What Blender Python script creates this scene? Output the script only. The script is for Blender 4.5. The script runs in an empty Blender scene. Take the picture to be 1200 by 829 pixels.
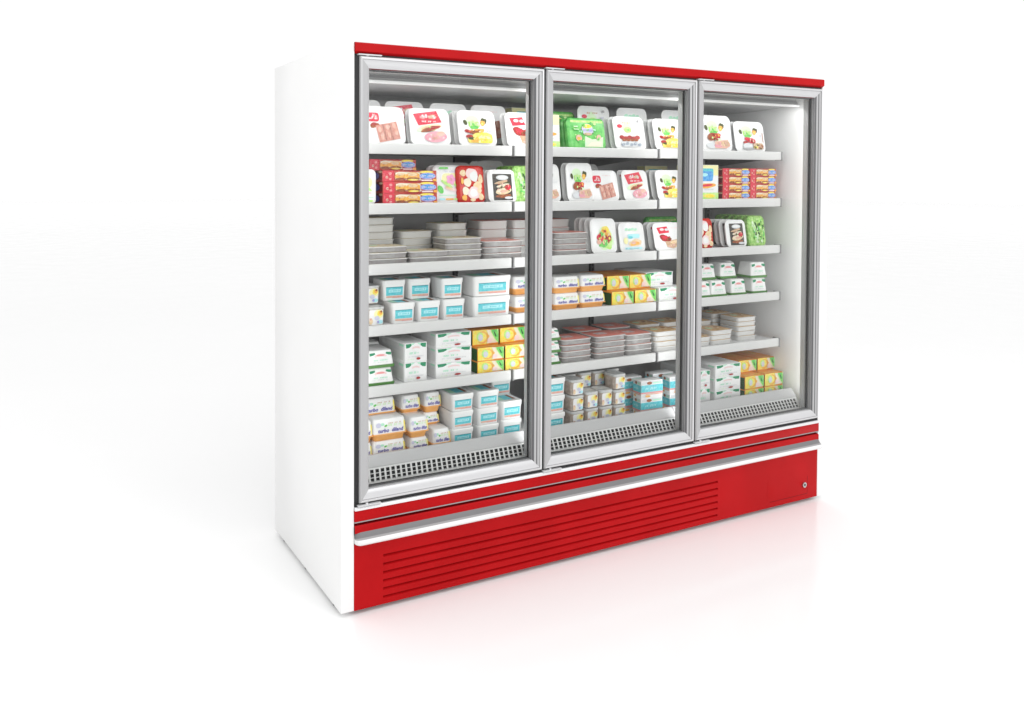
import bpy, bmesh, math, random
from mathutils import Vector, Matrix
random.seed(7)
SC = bpy.context.scene
COL = SC.collection
R = math.radians
W = 2.51                      # inner width of the cabinet
H = 2.05

# ------------------------------------------------------------------ materials
MATS = {}
def P(name, col, rough=.45, metal=0.0, noise=None, col2=None, bump=0.0, bscale=60, spec=.5, coat=0.0):
    m = bpy.data.materials.new(name); m.use_nodes = True
    nt = m.node_tree; b = nt.nodes['Principled BSDF']
    b.inputs['Base Color'].default_value = (*col, 1)
    b.inputs['Roughness'].default_value = rough
    b.inputs['Metallic'].default_value = metal
    b.inputs['Specular IOR Level'].default_value = spec
    b.inputs['Coat Weight'].default_value = coat
    tc = None
    if noise or bump:
        tc = nt.nodes.new('ShaderNodeTexCoord')
    if noise:
        n = nt.nodes.new('ShaderNodeTexNoise'); n.inputs['Scale'].default_value = noise
        n.inputs['Detail'].default_value = 4
        nt.links.new(tc.outputs['Object'], n.inputs['Vector'])
        r = nt.nodes.new('ShaderNodeValToRGB')
        r.color_ramp.elements[0].position = .38; r.color_ramp.elements[1].position = .62
        r.color_ramp.elements[0].color = (*col, 1); r.color_ramp.elements[1].color = (*(col2 or col), 1)
        nt.links.new(n.outputs['Fac'], r.inputs['Fac'])
        nt.links.new(r.outputs['Color'], b.inputs['Base Color'])
    if bump:
        n2 = nt.nodes.new('ShaderNodeTexNoise'); n2.inputs['Scale'].default_value = bscale
        n2.inputs['Detail'].default_value = 3
        nt.links.new(tc.outputs['Object'], n2.inputs['Vector'])
        bp = nt.nodes.new('ShaderNodeBump'); bp.inputs['Strength'].default_value = bump
        bp.inputs['Distance'].default_value = .002
        nt.links.new(n2.outputs['Fac'], bp.inputs['Height'])
        nt.links.new(bp.outputs['Normal'], b.inputs['Normal'])
    MATS[name] = m
    return m

# cabinet
P('white_panel', (.90, .90, .895), .35, noise=3, col2=(.885, .885, .88))
P('liner', (.83, .825, .815), .22, noise=4, col2=(.80, .80, .79))
P('red_paint', (.47, .0065, .009), .4, noise=4, col2=(.42, .0055, .0075), bump=.03, bscale=300, spec=.07)
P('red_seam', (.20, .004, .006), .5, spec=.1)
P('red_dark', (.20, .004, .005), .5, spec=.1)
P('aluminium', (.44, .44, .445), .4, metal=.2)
P('aluminium_rail', (.60, .60, .61), .35, metal=.2)  # paler aluminium: brighter light on the door rails put into the colour
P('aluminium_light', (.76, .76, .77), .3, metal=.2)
P('grey_plastic', (.10, .10, .105), .5)
P('mid_grey', (.32, .32, .325), .4)
P('black_rubber', (.012, .012, .013), .6)
P('grey_back', (.60, .60, .605), .5, noise=6, col2=(.57, .57, .575))
P('canopy_grey', (.45, .45, .455), .4)
P('rail_white', (.68, .68, .675), .35)
P('mullion_grey', (.62, .62, .625), .10)
P('tray_pale', (.66, .655, .64), .25)
P('shelf_paint', (.70, .70, .705), .4)
P('riser_grey', (.50, .50, .505), .4)
P('bumper_shade', (.17, .17, .175), .4)
P('bumper_white', (.80, .80, .80), .22)
P('steel', (.55, .55, .55), .25, metal=.9)
# packaging
P('plastic_white', (.87, .87, .865), .3)
P('film_white', (.88, .88, .875), .18, noise=14, col2=(.84, .845, .85))
P('tray_clear', (.36, .355, .35), .2, noise=26, col2=(.30, .28, .275))
P('tray_rim', (.72, .71, .70), .22)
P('paper_white', (.86, .86, .86), .45)
P('paper_side', (.74, .74, .73), .5)
P('pk_red', (.72, .035, .07), .35, noise=40, col2=(.66, .025, .055))
P('pk_red_pale', (.80, .30, .30), .4)
P('pk_crimson', (.30, .012, .015), .4, noise=160, col2=(.50, .05, .04))
P('pk_brown', (.22, .06, .02), .45, noise=150, col2=(.42, .12, .04))
P('pk_sausage', (.58, .24, .19), .4, noise=120, col2=(.66, .34, .28))
P('pk_sausage_dark', (.30, .11, .09), .4)
P('pk_ham', (.80, .40, .47), .35, noise=90, col2=(.72, .30, .38))
P('pk_salmon', (.80, .42, .31), .4, noise=80, col2=(.74, .52, .44))
P('pk_tan', (.66, .46, .31), .4, noise=90, col2=(.58, .38, .24))
P('pk_bread', (.86, .70, .48), .4, noise=90, col2=(.80, .56, .30))
P('pk_cream', (.86, .78, .62), .4)
P('pk_lime', (.42, .78, .16), .4, noise=60, col2=(.62, .85, .35))
P('pk_green', (.10, .55, .10), .4, noise=80, col2=(.2, .66, .14))
P('pk_palegreen', (.68, .86, .58), .4)
P('pk_dkgreen', (.02, .10, .015), .45)
P('pk_olive', (.07, .08, .02), .45)
P('pk_orange', (.90, .38, .06), .4, noise=90, col2=(.86, .50, .10))
P('pk_yellow', (.92, .73, .03), .4, noise=70, col2=(.88, .76, .22))
P('pk_paleyellow', (.90, .86, .45), .4)
P('pk_pink', (.88, .30, .60), .4, noise=120, col2=(.90, .50, .70))
P('pk_palepink', (.88, .66, .66), .4)
P('pk_cyan', (.09, .55, .64), .35, noise=90, col2=(.17, .66, .73))
P('pk_cyan_light', (.42, .80, .86), .35)
P('pk_teal', (.02, .30, .36), .4)
P('pk_blue', (.05, .28, .72), .4, noise=80, col2=(.15, .45, .80))
P('pk_navy', (.10, .09, .42), .4)
P('pk_violet', (.30, .28, .66), .4, noise=90, col2=(.50, .46, .74))
P('pk_lavender', (.62, .62, .76), .4)
P('pk_greyblue', (.22, .26, .34), .4, noise=120, col2=(.45, .5, .55))
P('pk_palegrey', (.66, .68, .70), .4)
P('pk_grey', (.36, .36, .37), .4)
P('pk_black', (.03, .028, .024), .35, noise=90, col2=(.07, .06, .05))
P('pouch_red', (.62, .02, .01), .25, noise=50, col2=(.52, .014, .008))
P('pouch_green', (.10, .46, .10), .25, noise=40, col2=(.20, .62, .16))
P('pouch_bean', (.20, .50, .08), .3, noise=70, col2=(.50, .76, .26))
P('box_red', (.52, .04, .03), .4, noise=60, col2=(.58, .09, .06))
P('box_maroon', (.14, .012, .012), .5)
P('box_orange', (.88, .33, .04), .4, noise=40, col2=(.82, .27, .03))
P('tub_orange', (.90, .44, .14), .3, noise=30, col2=(.86, .40, .11))
P('tub_green', (.09, .25, .06), .35)
P('bracket_green', (.02, .26, .12), .4)
P('mint', (.45, .80, .60), .4)
P('film_cream', (.90, .76, .48), .4, noise=70, col2=(.84, .80, .66), spec=.2)
P('film_red', (.90, .26, .21), .4, noise=50, col2=(.88, .36, .30), spec=.2)
P('film_mixed', (.84, .62, .34), .4, noise=60, col2=(.56, .30, .14), spec=.2)
P('cup_grey', (.55, .56, .56), .25, noise=50, col2=(.68, .68, .67))
P('cup_side', (.44, .35, .29), .35, noise=60, col2=(.60, .52, .46))

lm = P('canopy_lamp', (.9, .9, .9), .4); lb = lm.node_tree.nodes['Principled BSDF']
lb.inputs['Emission Color'].default_value = (1, 1, .98, 1); lb.inputs['Emission Strength'].default_value = .12
def glass_mat():
    m = bpy.data.materials.new('door_glass'); m.use_nodes = True
    nt = m.node_tree; nt.nodes.clear()
    o = nt.nodes.new('ShaderNodeOutputMaterial')
    mix = nt.nodes.new('ShaderNodeMixShader')
    t = nt.nodes.new('ShaderNodeBsdfTransparent'); t.inputs['Color'].default_value = (.985, .99, .987, 1)
    g = nt.nodes.new('ShaderNodeBsdfGlossy'); g.inputs['Roughness'].default_value = .0
    f = nt.nodes.new('ShaderNodeFresnel'); f.inputs['IOR'].default_value = 1.14   # coated, anti-reflective
    nt.links.new(f.outputs['Fac'], mix.inputs['Fac'])
    nt.links.new(t.outputs[0], mix.inputs[1]); nt.links.new(g.outputs[0], mix.inputs[2])
    nt.links.new(mix.outputs[0], o.inputs['Surface'])
    MATS['glass'] = m
glass_mat()

# ------------------------------------------------------------------ mesh builder
class MB:
    def __init__(s):
        s.bm = bmesh.new(); s.keys = []
    def mi(s, k):
        if k not in s.keys: s.keys.append(k)
        return s.keys.index(k)
    def quad(s, pts, mat):
        vs = [s.bm.verts.new(p) for p in pts]
        f = s.bm.faces.new(vs); f.material_index = s.mi(mat); return f
    def box(s, x0, x1, y0, y1, z0, z1, mat, bev=0.0, seg=2):
        bm = s.bm
        v = [bm.verts.new((x, y, z)) for x in (x0, x1) for y in (y0, y1) for z in (z0, z1)]
        idx = [(0, 1, 3, 2), (4, 6, 7, 5), (0, 4, 5, 1), (2, 3, 7, 6), (0, 2, 6, 4), (1, 5, 7, 3)]
        fs = [bm.faces.new([v[i] for i in q]) for q in idx]
        m = s.mi(mat)
        for f in fs: f.material_index = m
        if bev:
            es = list({e for f in fs for e in f.edges})
            r = bmesh.ops.bevel(bm, geom=es, offset=bev, segments=seg, affect='EDGES', profile=.5, material=-1)
        return fs
    def prism(s, prof, x0, x1, mats, ends=None, closed=True):
        """profile [(y,z)] extruded along x; mats one key or one per edge"""
        bm = s.bm; n = len(prof)
        a = [bm.verts.new((x0, y, z)) for y, z in prof]; b = [bm.verts.new((x1, y, z)) for y, z in prof]
        for i in range(n if closed else n - 1):
            j = (i + 1) % n
            f = bm.faces.new((a[i], a[j], b[j], b[i]))
            f.material_index = s.mi(mats if isinstance(mats, str) else mats[i])
        if closed:
            k = ends or (mats if isinstance(mats, str) else mats[0])
            for q in (a[::-1], b):
                f = bm.faces.new(q); f.material_index = s.mi(k)
    def loft(s, secs, mat, axis='z', seg=4, caps=(True, True), mats=None):
        """secs: (t, ca, cb, half_a, half_b, r): rounded rectangles stacked along an axis"""
        bm = s.bm; loops = []
        for (t, ca, cb, ha, hb, r) in secs:
            r = max(min(r, ha * .98, hb * .98), 1e-4); L = []
            for cx, cy, a0 in ((ha - r, hb - r, 0), (-ha + r, hb - r, 90), (-ha + r, -hb + r, 180), (ha - r, -hb + r, 270)):
                for k in range(seg + 1):
                    an = R(a0 + 90 * k / seg)
                    a = ca + cx + r * math.cos(an); b = cb + cy + r * math.sin(an)
                    L.append(bm.verts.new((a, b, t) if axis == 'z' else (a, t, b)))
            loops.append(L)
        for i in range(len(loops) - 1):
            A, B = loops[i], loops[i + 1]; n = len(A)
            m = s.mi(mats[i] if mats else mat)
            for k in range(n):
                f = bm.faces.new((A[k], A[(k + 1) % n], B[(k + 1) % n], B[k])); f.material_index = m
        for c, L in ((caps[0], loops[0]), (caps[1], loops[-1])):
            if c:
                f = bm.faces.new(L); f.material_index = s.mi(c if isinstance(c, str) else (mats[0] if mats and L is loops[0] else (mats[-1] if mats else mat)))
    def cyl(s, c, r, h, axis, mat, n=20, r2=None):
        r2 = r if r2 is None else r2
        A, B = [], []
        for k in range(n):
            an = 2 * math.pi * k / n; u, v = math.cos(an), math.sin(an)
            for L, rr, t in ((A, r, 0), (B, r2, h)):
                p = {'z': (u * rr, v * rr, t), 'y': (u * rr, t, v * rr), 'x': (t, u * rr, v * rr)}[axis]
                L.append(s.bm.verts.new((c[0] + p[0], c[1] + p[1], c[2] + p[2])))
        m = s.mi(mat)
        for k in range(n):
            f = s.bm.faces.new((A[k], A[(k + 1) % n], B[(k + 1) % n], B[k])); f.material_index = m
        for L in (A, B):
            f = s.bm.faces.new(L); f.material_index = m
    def mesh(s, name, smooth=32):
        me = bpy.data.meshes.new(name)
        bmesh.ops.recalc_face_normals(s.bm, faces=s.bm.faces[:])
        for f in s.bm.faces: f.smooth = True
        s.bm.to_mesh(me); s.bm.free()
        for k in s.keys: me.materials.append(MATS[k])
        me.set_sharp_from_angle(angle=R(smooth))
        return me

class Frame:
    """a flat printed area: centre, unit u, unit v, normal, half sizes -> shapes in -.5...5"""
    def __init__(s, mb, c, u, v, w, h, mirror=False):
        s.mb = mb; s.c = Vector(c); s.u = Vector(u).normalized(); s.v = Vector(v).normalized()
        s.n = s.u.cross(s.v); s.w = w; s.h = h; s.layer = 1
    def pt(s, u, v):
        return s.c + s.u * (u * s.w) + s.v * (v * s.h) + s.n * (.0003 * s.layer)
    def poly(s, mat, pts):
        s.mb.quad([s.pt(*p) for p in pts], mat); s.layer += 1
    def rect(s, mat, u0, v0, u1, v1, rot=0, sh=0):
        cu, cv = (u0 + u1) / 2, (v0 + v1) / 2; P_ = []
        for a, b in ((u0, v0), (u1, v0), (u1, v1), (u0, v1)):
            x, y = (a - cu) * s.w, (b - cv) * s.h; x += y * sh
            c, q = math.cos(R(rot)), math.sin(R(rot))
            P_.append((cu + (x * c - y * q) / s.w, cv + (x * q + y * c) / s.h))
        s.poly(mat, P_)
    def ell(s, mat, cu, cv, ru, rv, rot=0, n=16, wob=0.0):
        P_ = []
        for k in range(n):
            a = 2 * math.pi * k / n; q = 1 + wob * math.sin(3 * a + cu * 40) + wob * .6 * math.sin(5 * a + cv * 30)
            x, y = math.cos(a) * ru * s.w * q, math.sin(a) * rv * s.h * q
            c, z = math.cos(R(rot)), math.sin(R(rot))
            P_.append((cu + (x * c - y * z) / s.w, cv + (x * z + y * c) / s.h))
        s.poly(mat, P_)
    def rrect(s, mat, u0, v0, u1, v1, r=.004, n=4):
        P_ = []
        for cu, cv, a0, in ((u1, v1, 0), (u0, v1, 90), (u0, v0, 180), (u1, v0, 270)):
            for k in range(n + 1):
                a = R(a0 + 90 * k / n)
                ou = -r / s.w if a0 in (0, 270) else r / s.w
                ov = -r / s.h if a0 in (0, 90) else r / s.h
                P_.append((cu + ou + r / s.w * math.cos(a), cv + ov + r / s.h * math.sin(a)))
        s.poly(mat, P_)
    def specks(s, mats, cu, cv, ru, rv, n, size, seed=1):
        rn = random.Random(seed)
        for k in range(n):
            a, q = rn.uniform(0, 6.28), math.sqrt(rn.random())
            z = size * rn.uniform(.5, 1.3)
            s.ell(mats[k % len(mats)], cu + math.cos(a) * q * ru, cv + math.sin(a) * q * rv, z, z * rn.uniform(.5, 1), rn.uniform(0, 180), 8, .15)
            s.layer -= .7
    def marks(s, mat, u0, u1, v, h, n=9, seed=1):
        """a short run of fine print too small to read"""
        rn = random.Random(seed); d = (u1 - u0) / n
        for k in range(n):
            if rn.random() < .15: continue
            a = u0 + d * k; hh = h * (.55 + .45 * rn.random())
            s.rect(mat, a, v - hh / 2, a + d * .62, v + hh / 2, 0, .25)
            s.layer -= 1
        s.layer += 1
    def text(s, mat, body, u0, v0, u1, h, shear=.2):
        cu = bpy.data.curves.new('t', 'FONT'); cu.body = body; cu.size = 1; cu.shear = shear; cu.resolution_u = 2; cu.offset = .025
        ob = bpy.data.objects.new('t', cu); me = ob.to_mesh()
        xs = [v.co.x for v in me.vertices]; ys = [v.co.y for v in me.vertices]
        x0, x1, y0, y1 = min(xs), max(xs), min(ys), max(ys)
        m = s.mb.mi(mat)
        vs = [s.mb.bm.verts.new(s.pt(u0 + (v.co.x - x0) / (x1 - x0) * (u1 - u0), v0 + (v.co.y - y0) / (y1 - y0) * h)) for v in me.vertices]
        for p in me.polygons:
            try:
                f = s.mb.bm.faces.new([vs[i] for i in p.vertices]); f.material_index = m
            except ValueError: pass
        ob.to_mesh_clear(); bpy.data.objects.remove(ob); bpy.data.curves.remove(cu); s.layer += 1

def front(mb, w, z0, z1, y0=0.0, y1=None):
    y1 = y0 if y1 is None else y1
    return Frame(mb, (0, (y0 + y1) / 2, (z0 + z1) / 2), (1, 0, 0), (0, y1 - y0, z1 - z0), w, math.hypot(y1 - y0, z1 - z0))
def left(mb, x, d, z0, z1, y0=0):
    return Frame(mb, (x, y0 + d / 2, (z0 + z1) / 2), (0, -1, 0), (0, 0, 1), d, z1 - z0)
def right(mb, x, d, z0, z1, y0=0):
    return Frame(mb, (x, y0 + d / 2, (z0 + z1) / 2), (0, 1, 0), (0, 0, 1), d, z1 - z0)
def top(mb, w, d, z, y0=0):
    return Frame(mb, (0, y0 + d / 2, z), (1, 0, 0), (0, 1, 0), w, d)

# ------------------------------------------------------------------ objects
def link(name, me, parent=None):
    o = bpy.data.objects.new(name, me); COL.objects.link(o)
    if parent: o.parent = parent
    return o
def empty(name, loc=(0, 0, 0)):
    o = bpy.data.objects.new(name, None); COL.objects.link(o); o.location = loc
    o.empty_display_size = .05
    return o
LABELS = {}
def tag(o, label, cat, group=None):
    o['label'] = label; o['category'] = cat
    if group: o['group'] = group
    n = len(label.replace(',', ' ').split())
    if not 4 <= n <= 16: print('LABEL LENGTH', n, label)
    if label in LABELS: print('LABEL REPEAT', label)
    LABELS[label] = 1

# ================================================================== the setting
mb = MB(); mb.quad([(-60, -60, 0), (60, -60, 0), (60, 60, 0), (-60, 60, 0)], 'white_panel')
me = mb.mesh('floor')
fm = bpy.data.materials.new('studio_floor'); fm.use_nodes = True
nt = fm.node_tree; b = nt.nodes['Principled BSDF']
b.inputs['Base Color'].default_value = (.90, .90, .90, 1); b.inputs['Roughness'].default_value = .16
b.inputs['Specular IOR Level'].default_value = .38
n = nt.nodes.new('ShaderNodeTexNoise'); n.inputs['Scale'].default_value = 2.5
tcn = nt.nodes.new('ShaderNodeTexCoord'); nt.links.new(tcn.outputs['Object'], n.inputs['Vector'])
mr = nt.nodes.new('ShaderNodeMapRange'); mr.inputs['To Min'].default_value = .12; mr.inputs['To Max'].default_value = .2
nt.links.new(n.outputs['Fac'], mr.inputs['Value']); nt.links.new(mr.outputs['Result'], b.inputs['Roughness'])
me.materials.clear(); me.materials.append(fm)
fl = link('floor', me); fl['kind'] = 'structure'

# ================================================================== the cabinet
CAB = empty('display_refrigerator', (W / 2, .35, 0))
tag(CAB, 'tall white refrigerated display cabinet with three glass doors and red plinth', 'refrigerator')
def part(name, mb, parent=CAB, smooth=32):
    o = link(name, mb.mesh(name, smooth), parent)
    if parent is CAB: o.location = (-W / 2, -.35, 0)
    return o

for x0, x1 in ((-.052, 0), (W, W + .05)):
    mb = MB(); mb.box(x0, x1, -.002, .705, .017, 2.054, 'white_panel', .003)
    sp = part('side_panel', mb)
    for y in (.09, .37, .62):
        mf = MB(); mf.cyl(((x0 + x1) / 2, y, 0), .016, .019, 'z', 'grey_plastic'); link('foot', mf.mesh('foot'), sp)
mb = MB(); mb.box(.001, W - .001, .635, .70, .10, 2.045, 'grey_back'); part('back_panel', mb)
mb = MB(); mb.box(.001, W - .001, .032, .634, 2.0, 2.045, 'white_panel'); part('roof', mb)
# canopy over the shelves with its pale lip
mb = MB(); mb.prism([(.128, 1.999), (.128, 1.962), (.121, 1.950), (.121, 1.936), (.45, 1.925), (.47, 1.94), (.47, 1.999)], .002, W - .002,
                    ['canopy_grey', 'mid_grey', 'canopy_grey', 'canopy_grey', 'canopy_grey', 'canopy_grey', 'canopy_grey'])
cn = part('canopy', mb)
mb = MB(); mb.box(.003, W - .003, .108, .120, 1.928, 1.940, 'canopy_lamp', .003); part('canopy_lamp', mb)
# slotted standards on the back
for x in (.012, .833, 1.667, W - .012):
    mb = MB(); mb.box(x - .012, x + .012, .622, .634, .50, 1.92, 'grey_plastic')
    for k in range(46):
        z = .52 + k * .03
        mb.box(x - .004, x + .004, .6205, .623, z, z + .018, 'black_rubber')
    part('upright', mb)

# shelves: five levels of three, each with its price rail and brackets
BAYS = [(.010, .815), (.829, 1.632), (1.646, 2.470)]
TOPS = [1.708, 1.474, 1.238, 1.000, .763]
for zt in TOPS:
    for (a, c) in BAYS:
        mb = MB()
        mb.box(a + .002, c - .002, .186, .60, zt - .028, zt - .006, 'shelf_paint', .002)
        mb.box(a + .006, c - .006, .20, .59, zt - .034, zt - .0285, 'riser_grey')
        sh = part('shelf', mb)
        mr_ = MB()
        mr_.prism([(.186, zt), (.179, zt), (.1765, zt - .003), (.176, zt - .036), (.179, zt - .042), (.186, zt - .042)], a, c, 'rail_white')
        rl = link('price_rail', mr_.mesh('price_rail'), sh)
        mc_ = MB(); mc_.box(a - .0065, a - .0005, .172, .21, zt - .044, zt + .001, 'mid_grey', .001); link('shade_plate', mc_.mesh('shade_plate'), sh)  # grey plate added to paint in the dark gap between rails
        if c > 2.4:
            mc_ = MB(); mc_.box(c + .0005, c + .0065, .172, .21, zt - .044, zt + .001, 'mid_grey', .001); link('shade_plate', mc_.mesh('shade_plate'), sh)
        for x in (a + .001, c - .004):
            mk = MB(); mk.prism([(.19, zt - .008), (.19, zt - .038), (.30, zt - .042), (.60, zt - .075), (.60, zt - .008)], x - .0005, x + .0035, 'mid_grey')
            link('bracket', mk.mesh('bracket'), sh)

# bottom deck, riser and air grille of each bay
for i, (a, c) in enumerate([(.003, .835), (.838, 1.671), (1.674, 2.484)]):
    mb = MB(); mb.box(a, c, .14, .634, .458, .4778, 'shelf_paint', .001); part('deck', mb)
    mb = MB(); mb.prism([(.124, .522), (.117, .522), (.091, .487), (.091, .484), (.097, .484)], a, c, 'riser_grey'); part('riser', mb)
    # air grille: a sloping sheet with three rows of slots cut through it
    mb = MB(); P0 = Vector((0, .092, .4835)); P1 = Vector((0, .056, .437)); nrow, ncol = 3, 36
    def gp(u, v, off=0):
        p = P0.lerp(P1, v); q = Vector((0, -.79, .61)) * off
        return (u, p.y + q.y, p.z + q.z)
    us, vs = [a], [0]
    mg = .012; cw = (c - a - 2 * mg) / ncol
    for k in range(ncol):
        u = a + mg + k * cw; us += [u + cw * .20, u + cw * .84]
    us.append(c)
    for k in range(nrow):
        v = .10 + k * .26; vs += [v + .01, v + .01 + .215]
    vs.append(1)
    gv = [[mb.bm.verts.new(gp(u - (.012 * v if 0 < iu < len(us) - 1 else 0), v)) for iu, u in enumerate(us)] for v in vs]
    mi_ = mb.mi('rail_white')
    for r_ in range(len(vs) - 1):
        for k in range(len(us) - 1):
            if r_ % 2 == 1 and k % 2 == 1: continue
            f = mb.bm.faces.new((gv[r_][k], gv[r_][k + 1], gv[r_ + 1][k + 1], gv[r_ + 1][k])); f.material_index = mi_
    g = part('air_grille', mb)
    md = MB(); md.prism([(.10, .478), (.072, .440), (.078, .432), (.112, .472)], a + .001, c - .001, 'black_rubber')
    d = link('duct', md.mesh('duct'), g)
mb = MB(); mb.prism([(.0575, .437), (.05, .437), (.05, .405), (.634, .405), (.634, .456), (.14, .456), (.115, .455)], .002, W - .002, 'riser_grey'); part('base_tray', mb)

# fixed frame behind the doors
SEAM = [0, W / 3, 2 * W / 3, W]
for i, x in enumerate(SEAM):
    x0 = x - .043 if i else .001
    x1 = x + .043 if i < 3 else W - .001
    mb = MB(); mb.box(x0, x1, .038, .064, .4045, 1.9985, 'mullion_grey', .003)
    mb.box(max(x - .026, .0015), min(x + .026, W - .0015), .0305, .037, .4045, 1.9985, 'black_rubber')
    g0, g1 = {0: (.0012, .0188), 3: (W - .0032, W - .0012)}.get(i, (x - .0055, x + .0055)); mb.box(g0, g1, .002, .030, .4045, 2.0045, 'black_rubber')
    part('mullion', mb)
mb = MB(); mb.box(.045, W - .045, .040, .062, 1.958, 1.998, 'canopy_grey'); part('header', mb)
mb = MB(); mb.box(.001, W - .001, .001, .046, .384, .4035, 'black_rubber'); part('sill', mb)
mb = MB(); mb.box(.001, W - .001, .004, .030, 2.0055, 2.0120, 'black_rubber'); part('head_shade', mb)  # black strip standing in for the shadow below the fascia

# doors
ZD0, ZD1 = .4045, 2.0045
def door(x0, x1):
    prof = [(0, .030), (0, -.003), (.003, -.008), (.010, -.008), (.0115, -.0045), (.021, -.002), (.0255, -.001), (.034, .0015), (.041, .005), (.041, .012),
            (.0435, .012), (.0435, .020), (.048, .021), (.048, .0295)]
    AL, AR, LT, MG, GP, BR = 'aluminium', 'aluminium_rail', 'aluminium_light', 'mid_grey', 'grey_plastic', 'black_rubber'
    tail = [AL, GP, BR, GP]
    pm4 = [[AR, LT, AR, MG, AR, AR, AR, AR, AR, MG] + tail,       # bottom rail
           [AL, LT, LT, MG, AL, GP, AL, GP, MG, GP] + tail,       # right stile: groove shade painted on as dark bands
           [AR, LT, AR, MG, AR, AR, AR, AR, AR, 'red_dark'] + tail,   # top rail; red band paints in the fascia's reflection
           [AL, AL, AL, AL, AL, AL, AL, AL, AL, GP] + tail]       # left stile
    mb = MB(); loops = []
    for ins, y in prof:
        loops.append([mb.bm.verts.new(p) for p in ((x0 + ins, y, ZD0 + ins), (x1 - ins, y, ZD0 + ins), (x1 - ins, y, ZD1 - ins), (x0 + ins, y, ZD1 - ins))])
    for i in range(len(prof)):
        A, B = loops[i], loops[(i + 1) % len(prof)]
        for k in range(4):
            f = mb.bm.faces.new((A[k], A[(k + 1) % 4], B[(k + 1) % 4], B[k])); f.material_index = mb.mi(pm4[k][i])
    d = part('door', mb, smooth=20)
    mg = MB(); mg.box(x0 + .040, x1 - .040, .0135, .0185, ZD0 + .040, ZD1 - .040, 'glass')
    link('glass_pane', mg.mesh('glass_pane'), d)
    for z, dz in ((2.0065, .0045), (.394, .0045)):
        mh = MB(); mh.box(x0 - .008, x0 + .085, -.012, .012, z, z + dz, 'aluminium_rail', .001)
        mh.cyl((x0 + .03, -.004, z - .002 if z > 1 else z + .0045), .005, .0045, 'z', 'aluminium_light', 12)
        link('hinge', mh.mesh('hinge'), d)
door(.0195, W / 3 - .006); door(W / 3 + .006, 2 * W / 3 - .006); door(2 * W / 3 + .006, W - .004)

# red fascia on top
mb = MB(); mb.prism([(.030, 2.052), (-.004, 2.052), (-.010, 2.049), (-.010, 2.020), (.004, 2.0125), (.030, 2.0125)], .0005, W + .0,
                    ['red_paint', 'red_paint', 'red_paint', 'red_paint', 'red_paint', 'red_paint'])
part('fascia', mb)
# plinth: pale trim, red strip, shadow groove, red band, bumper and louvred kick panel
mb = MB(); mb.prism([(.0008, .3915), (-.006, .3915), (-.010, .388), (-.010, .381), (.0008, .381)], .0005, W, 'aluminium_light'); part('trim_strip', mb)
mb = MB(); mb.box(.0005, W, -.006, .011, .340, .3805, 'red_paint', .001)
mb.box(.0005, W, -.005, .011, .3355, .3395, 'mid_grey'); part('red_strip', mb)
mb = MB(); mb.prism([(.011, .335), (.016, .335), (.016, .327), (-.002, .325), (-.006, .321), (-.006, .298), (.011, .298)], .0005, W,
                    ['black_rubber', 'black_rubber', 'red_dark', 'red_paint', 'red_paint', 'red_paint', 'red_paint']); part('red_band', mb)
mb = MB(); mb.box(.002, W - .002, .0165, .03, .02, .38, 'grey_plastic'); part('plinth_core', mb)
# bumper with rounded ends
prof = [(.010, .300), (-.006, .300), (-.012, .290), (-.017, .284), (-.025, .280), (-.029, .273), (-.029, .266), (-.024, .260), (-.014, .257), (.010, .257)]
pmat = ['bumper_shade', 'bumper_shade', 'bumper_shade', 'mid_grey', 'bumper_white', 'bumper_white', 'bumper_white', 'bumper_white', 'bumper_white', 'bumper_shade']  # grey upper bands paint in the shade under the red band
mb = MB(); loops = []
for x, s in ((.001, .35), (.003, .62), (.007, .84), (.014, .96), (.024, 1), (W - .016, 1), (W - .006, .96), (W + .001, .84), (W + .005, .6), (W + .006, .35)):
    loops.append([mb.bm.verts.new((x, .005 + (y - .005) * s, .270 + (z - .270) * (.5 + .5 * s))) for y, z in prof])
for A, B in zip(loops, loops[1:]):
    for k in range(len(prof)):
        j = (k + 1) % len(prof)
        f = mb.bm.faces.new((A[k], A[j], B[j], B[k])); f.material_index = mb.mi(pmat[k])
for L in (loops[0], loops[-1]):
    f = mb.bm.faces.new(L); f.material_index = mb.mi('bumper_white')
part('bumper', mb, smooth=50)
# kick panel with six louvres
mb = MB(); LX0, LX1 = .118, 1.829
slots = [.199, .1675, .137, .1065, .077, .0465]
mb.box(.0005, LX0, 0, .0155, .016, .2565, 'red_paint'); mb.box(LX1, W, 0, .0155, .016, .2565, 'red_paint')
pr = [(.0155, .2565), (0, .2565)]; pm = ['red_paint']
for z in slots:
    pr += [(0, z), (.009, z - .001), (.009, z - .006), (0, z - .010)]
    pm += ['red_paint', 'red_paint', 'red_dark', 'red_paint']  # darker red at the slot backs paints in their shade
pr += [(0, .016), (.0155, .016)]; pm += ['red_paint', 'red_paint', 'red_paint']
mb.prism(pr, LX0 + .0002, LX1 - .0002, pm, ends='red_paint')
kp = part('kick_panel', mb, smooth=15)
mb = MB(); mb.box(2.16, 2.438, -.0004, -.0002, .043, .20, 'red_paint')
mb.box(2.175, 2.4395, -.0005, -.0002, .0402, .0428, 'red_seam'); mb.box(2.4383, 2.4405, -.0005, -.0002, .0412, .128, 'red_seam')
ht = link('service_hatch', mb.mesh('service_hatch'), kp)
mb = MB(); mb.cyl((2.412, -.0075, .089), .0125, .0065, 'y', 'steel', 24); mb.cyl((2.412, -.0082, .089), .006, .0007, 'y', 'black_rubber', 12)
mb.box(2.4112, 2.4128, -.0088, -.0081, .0862, .0918, 'steel')
link('lock', mb.mesh('lock'), kp)

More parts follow.
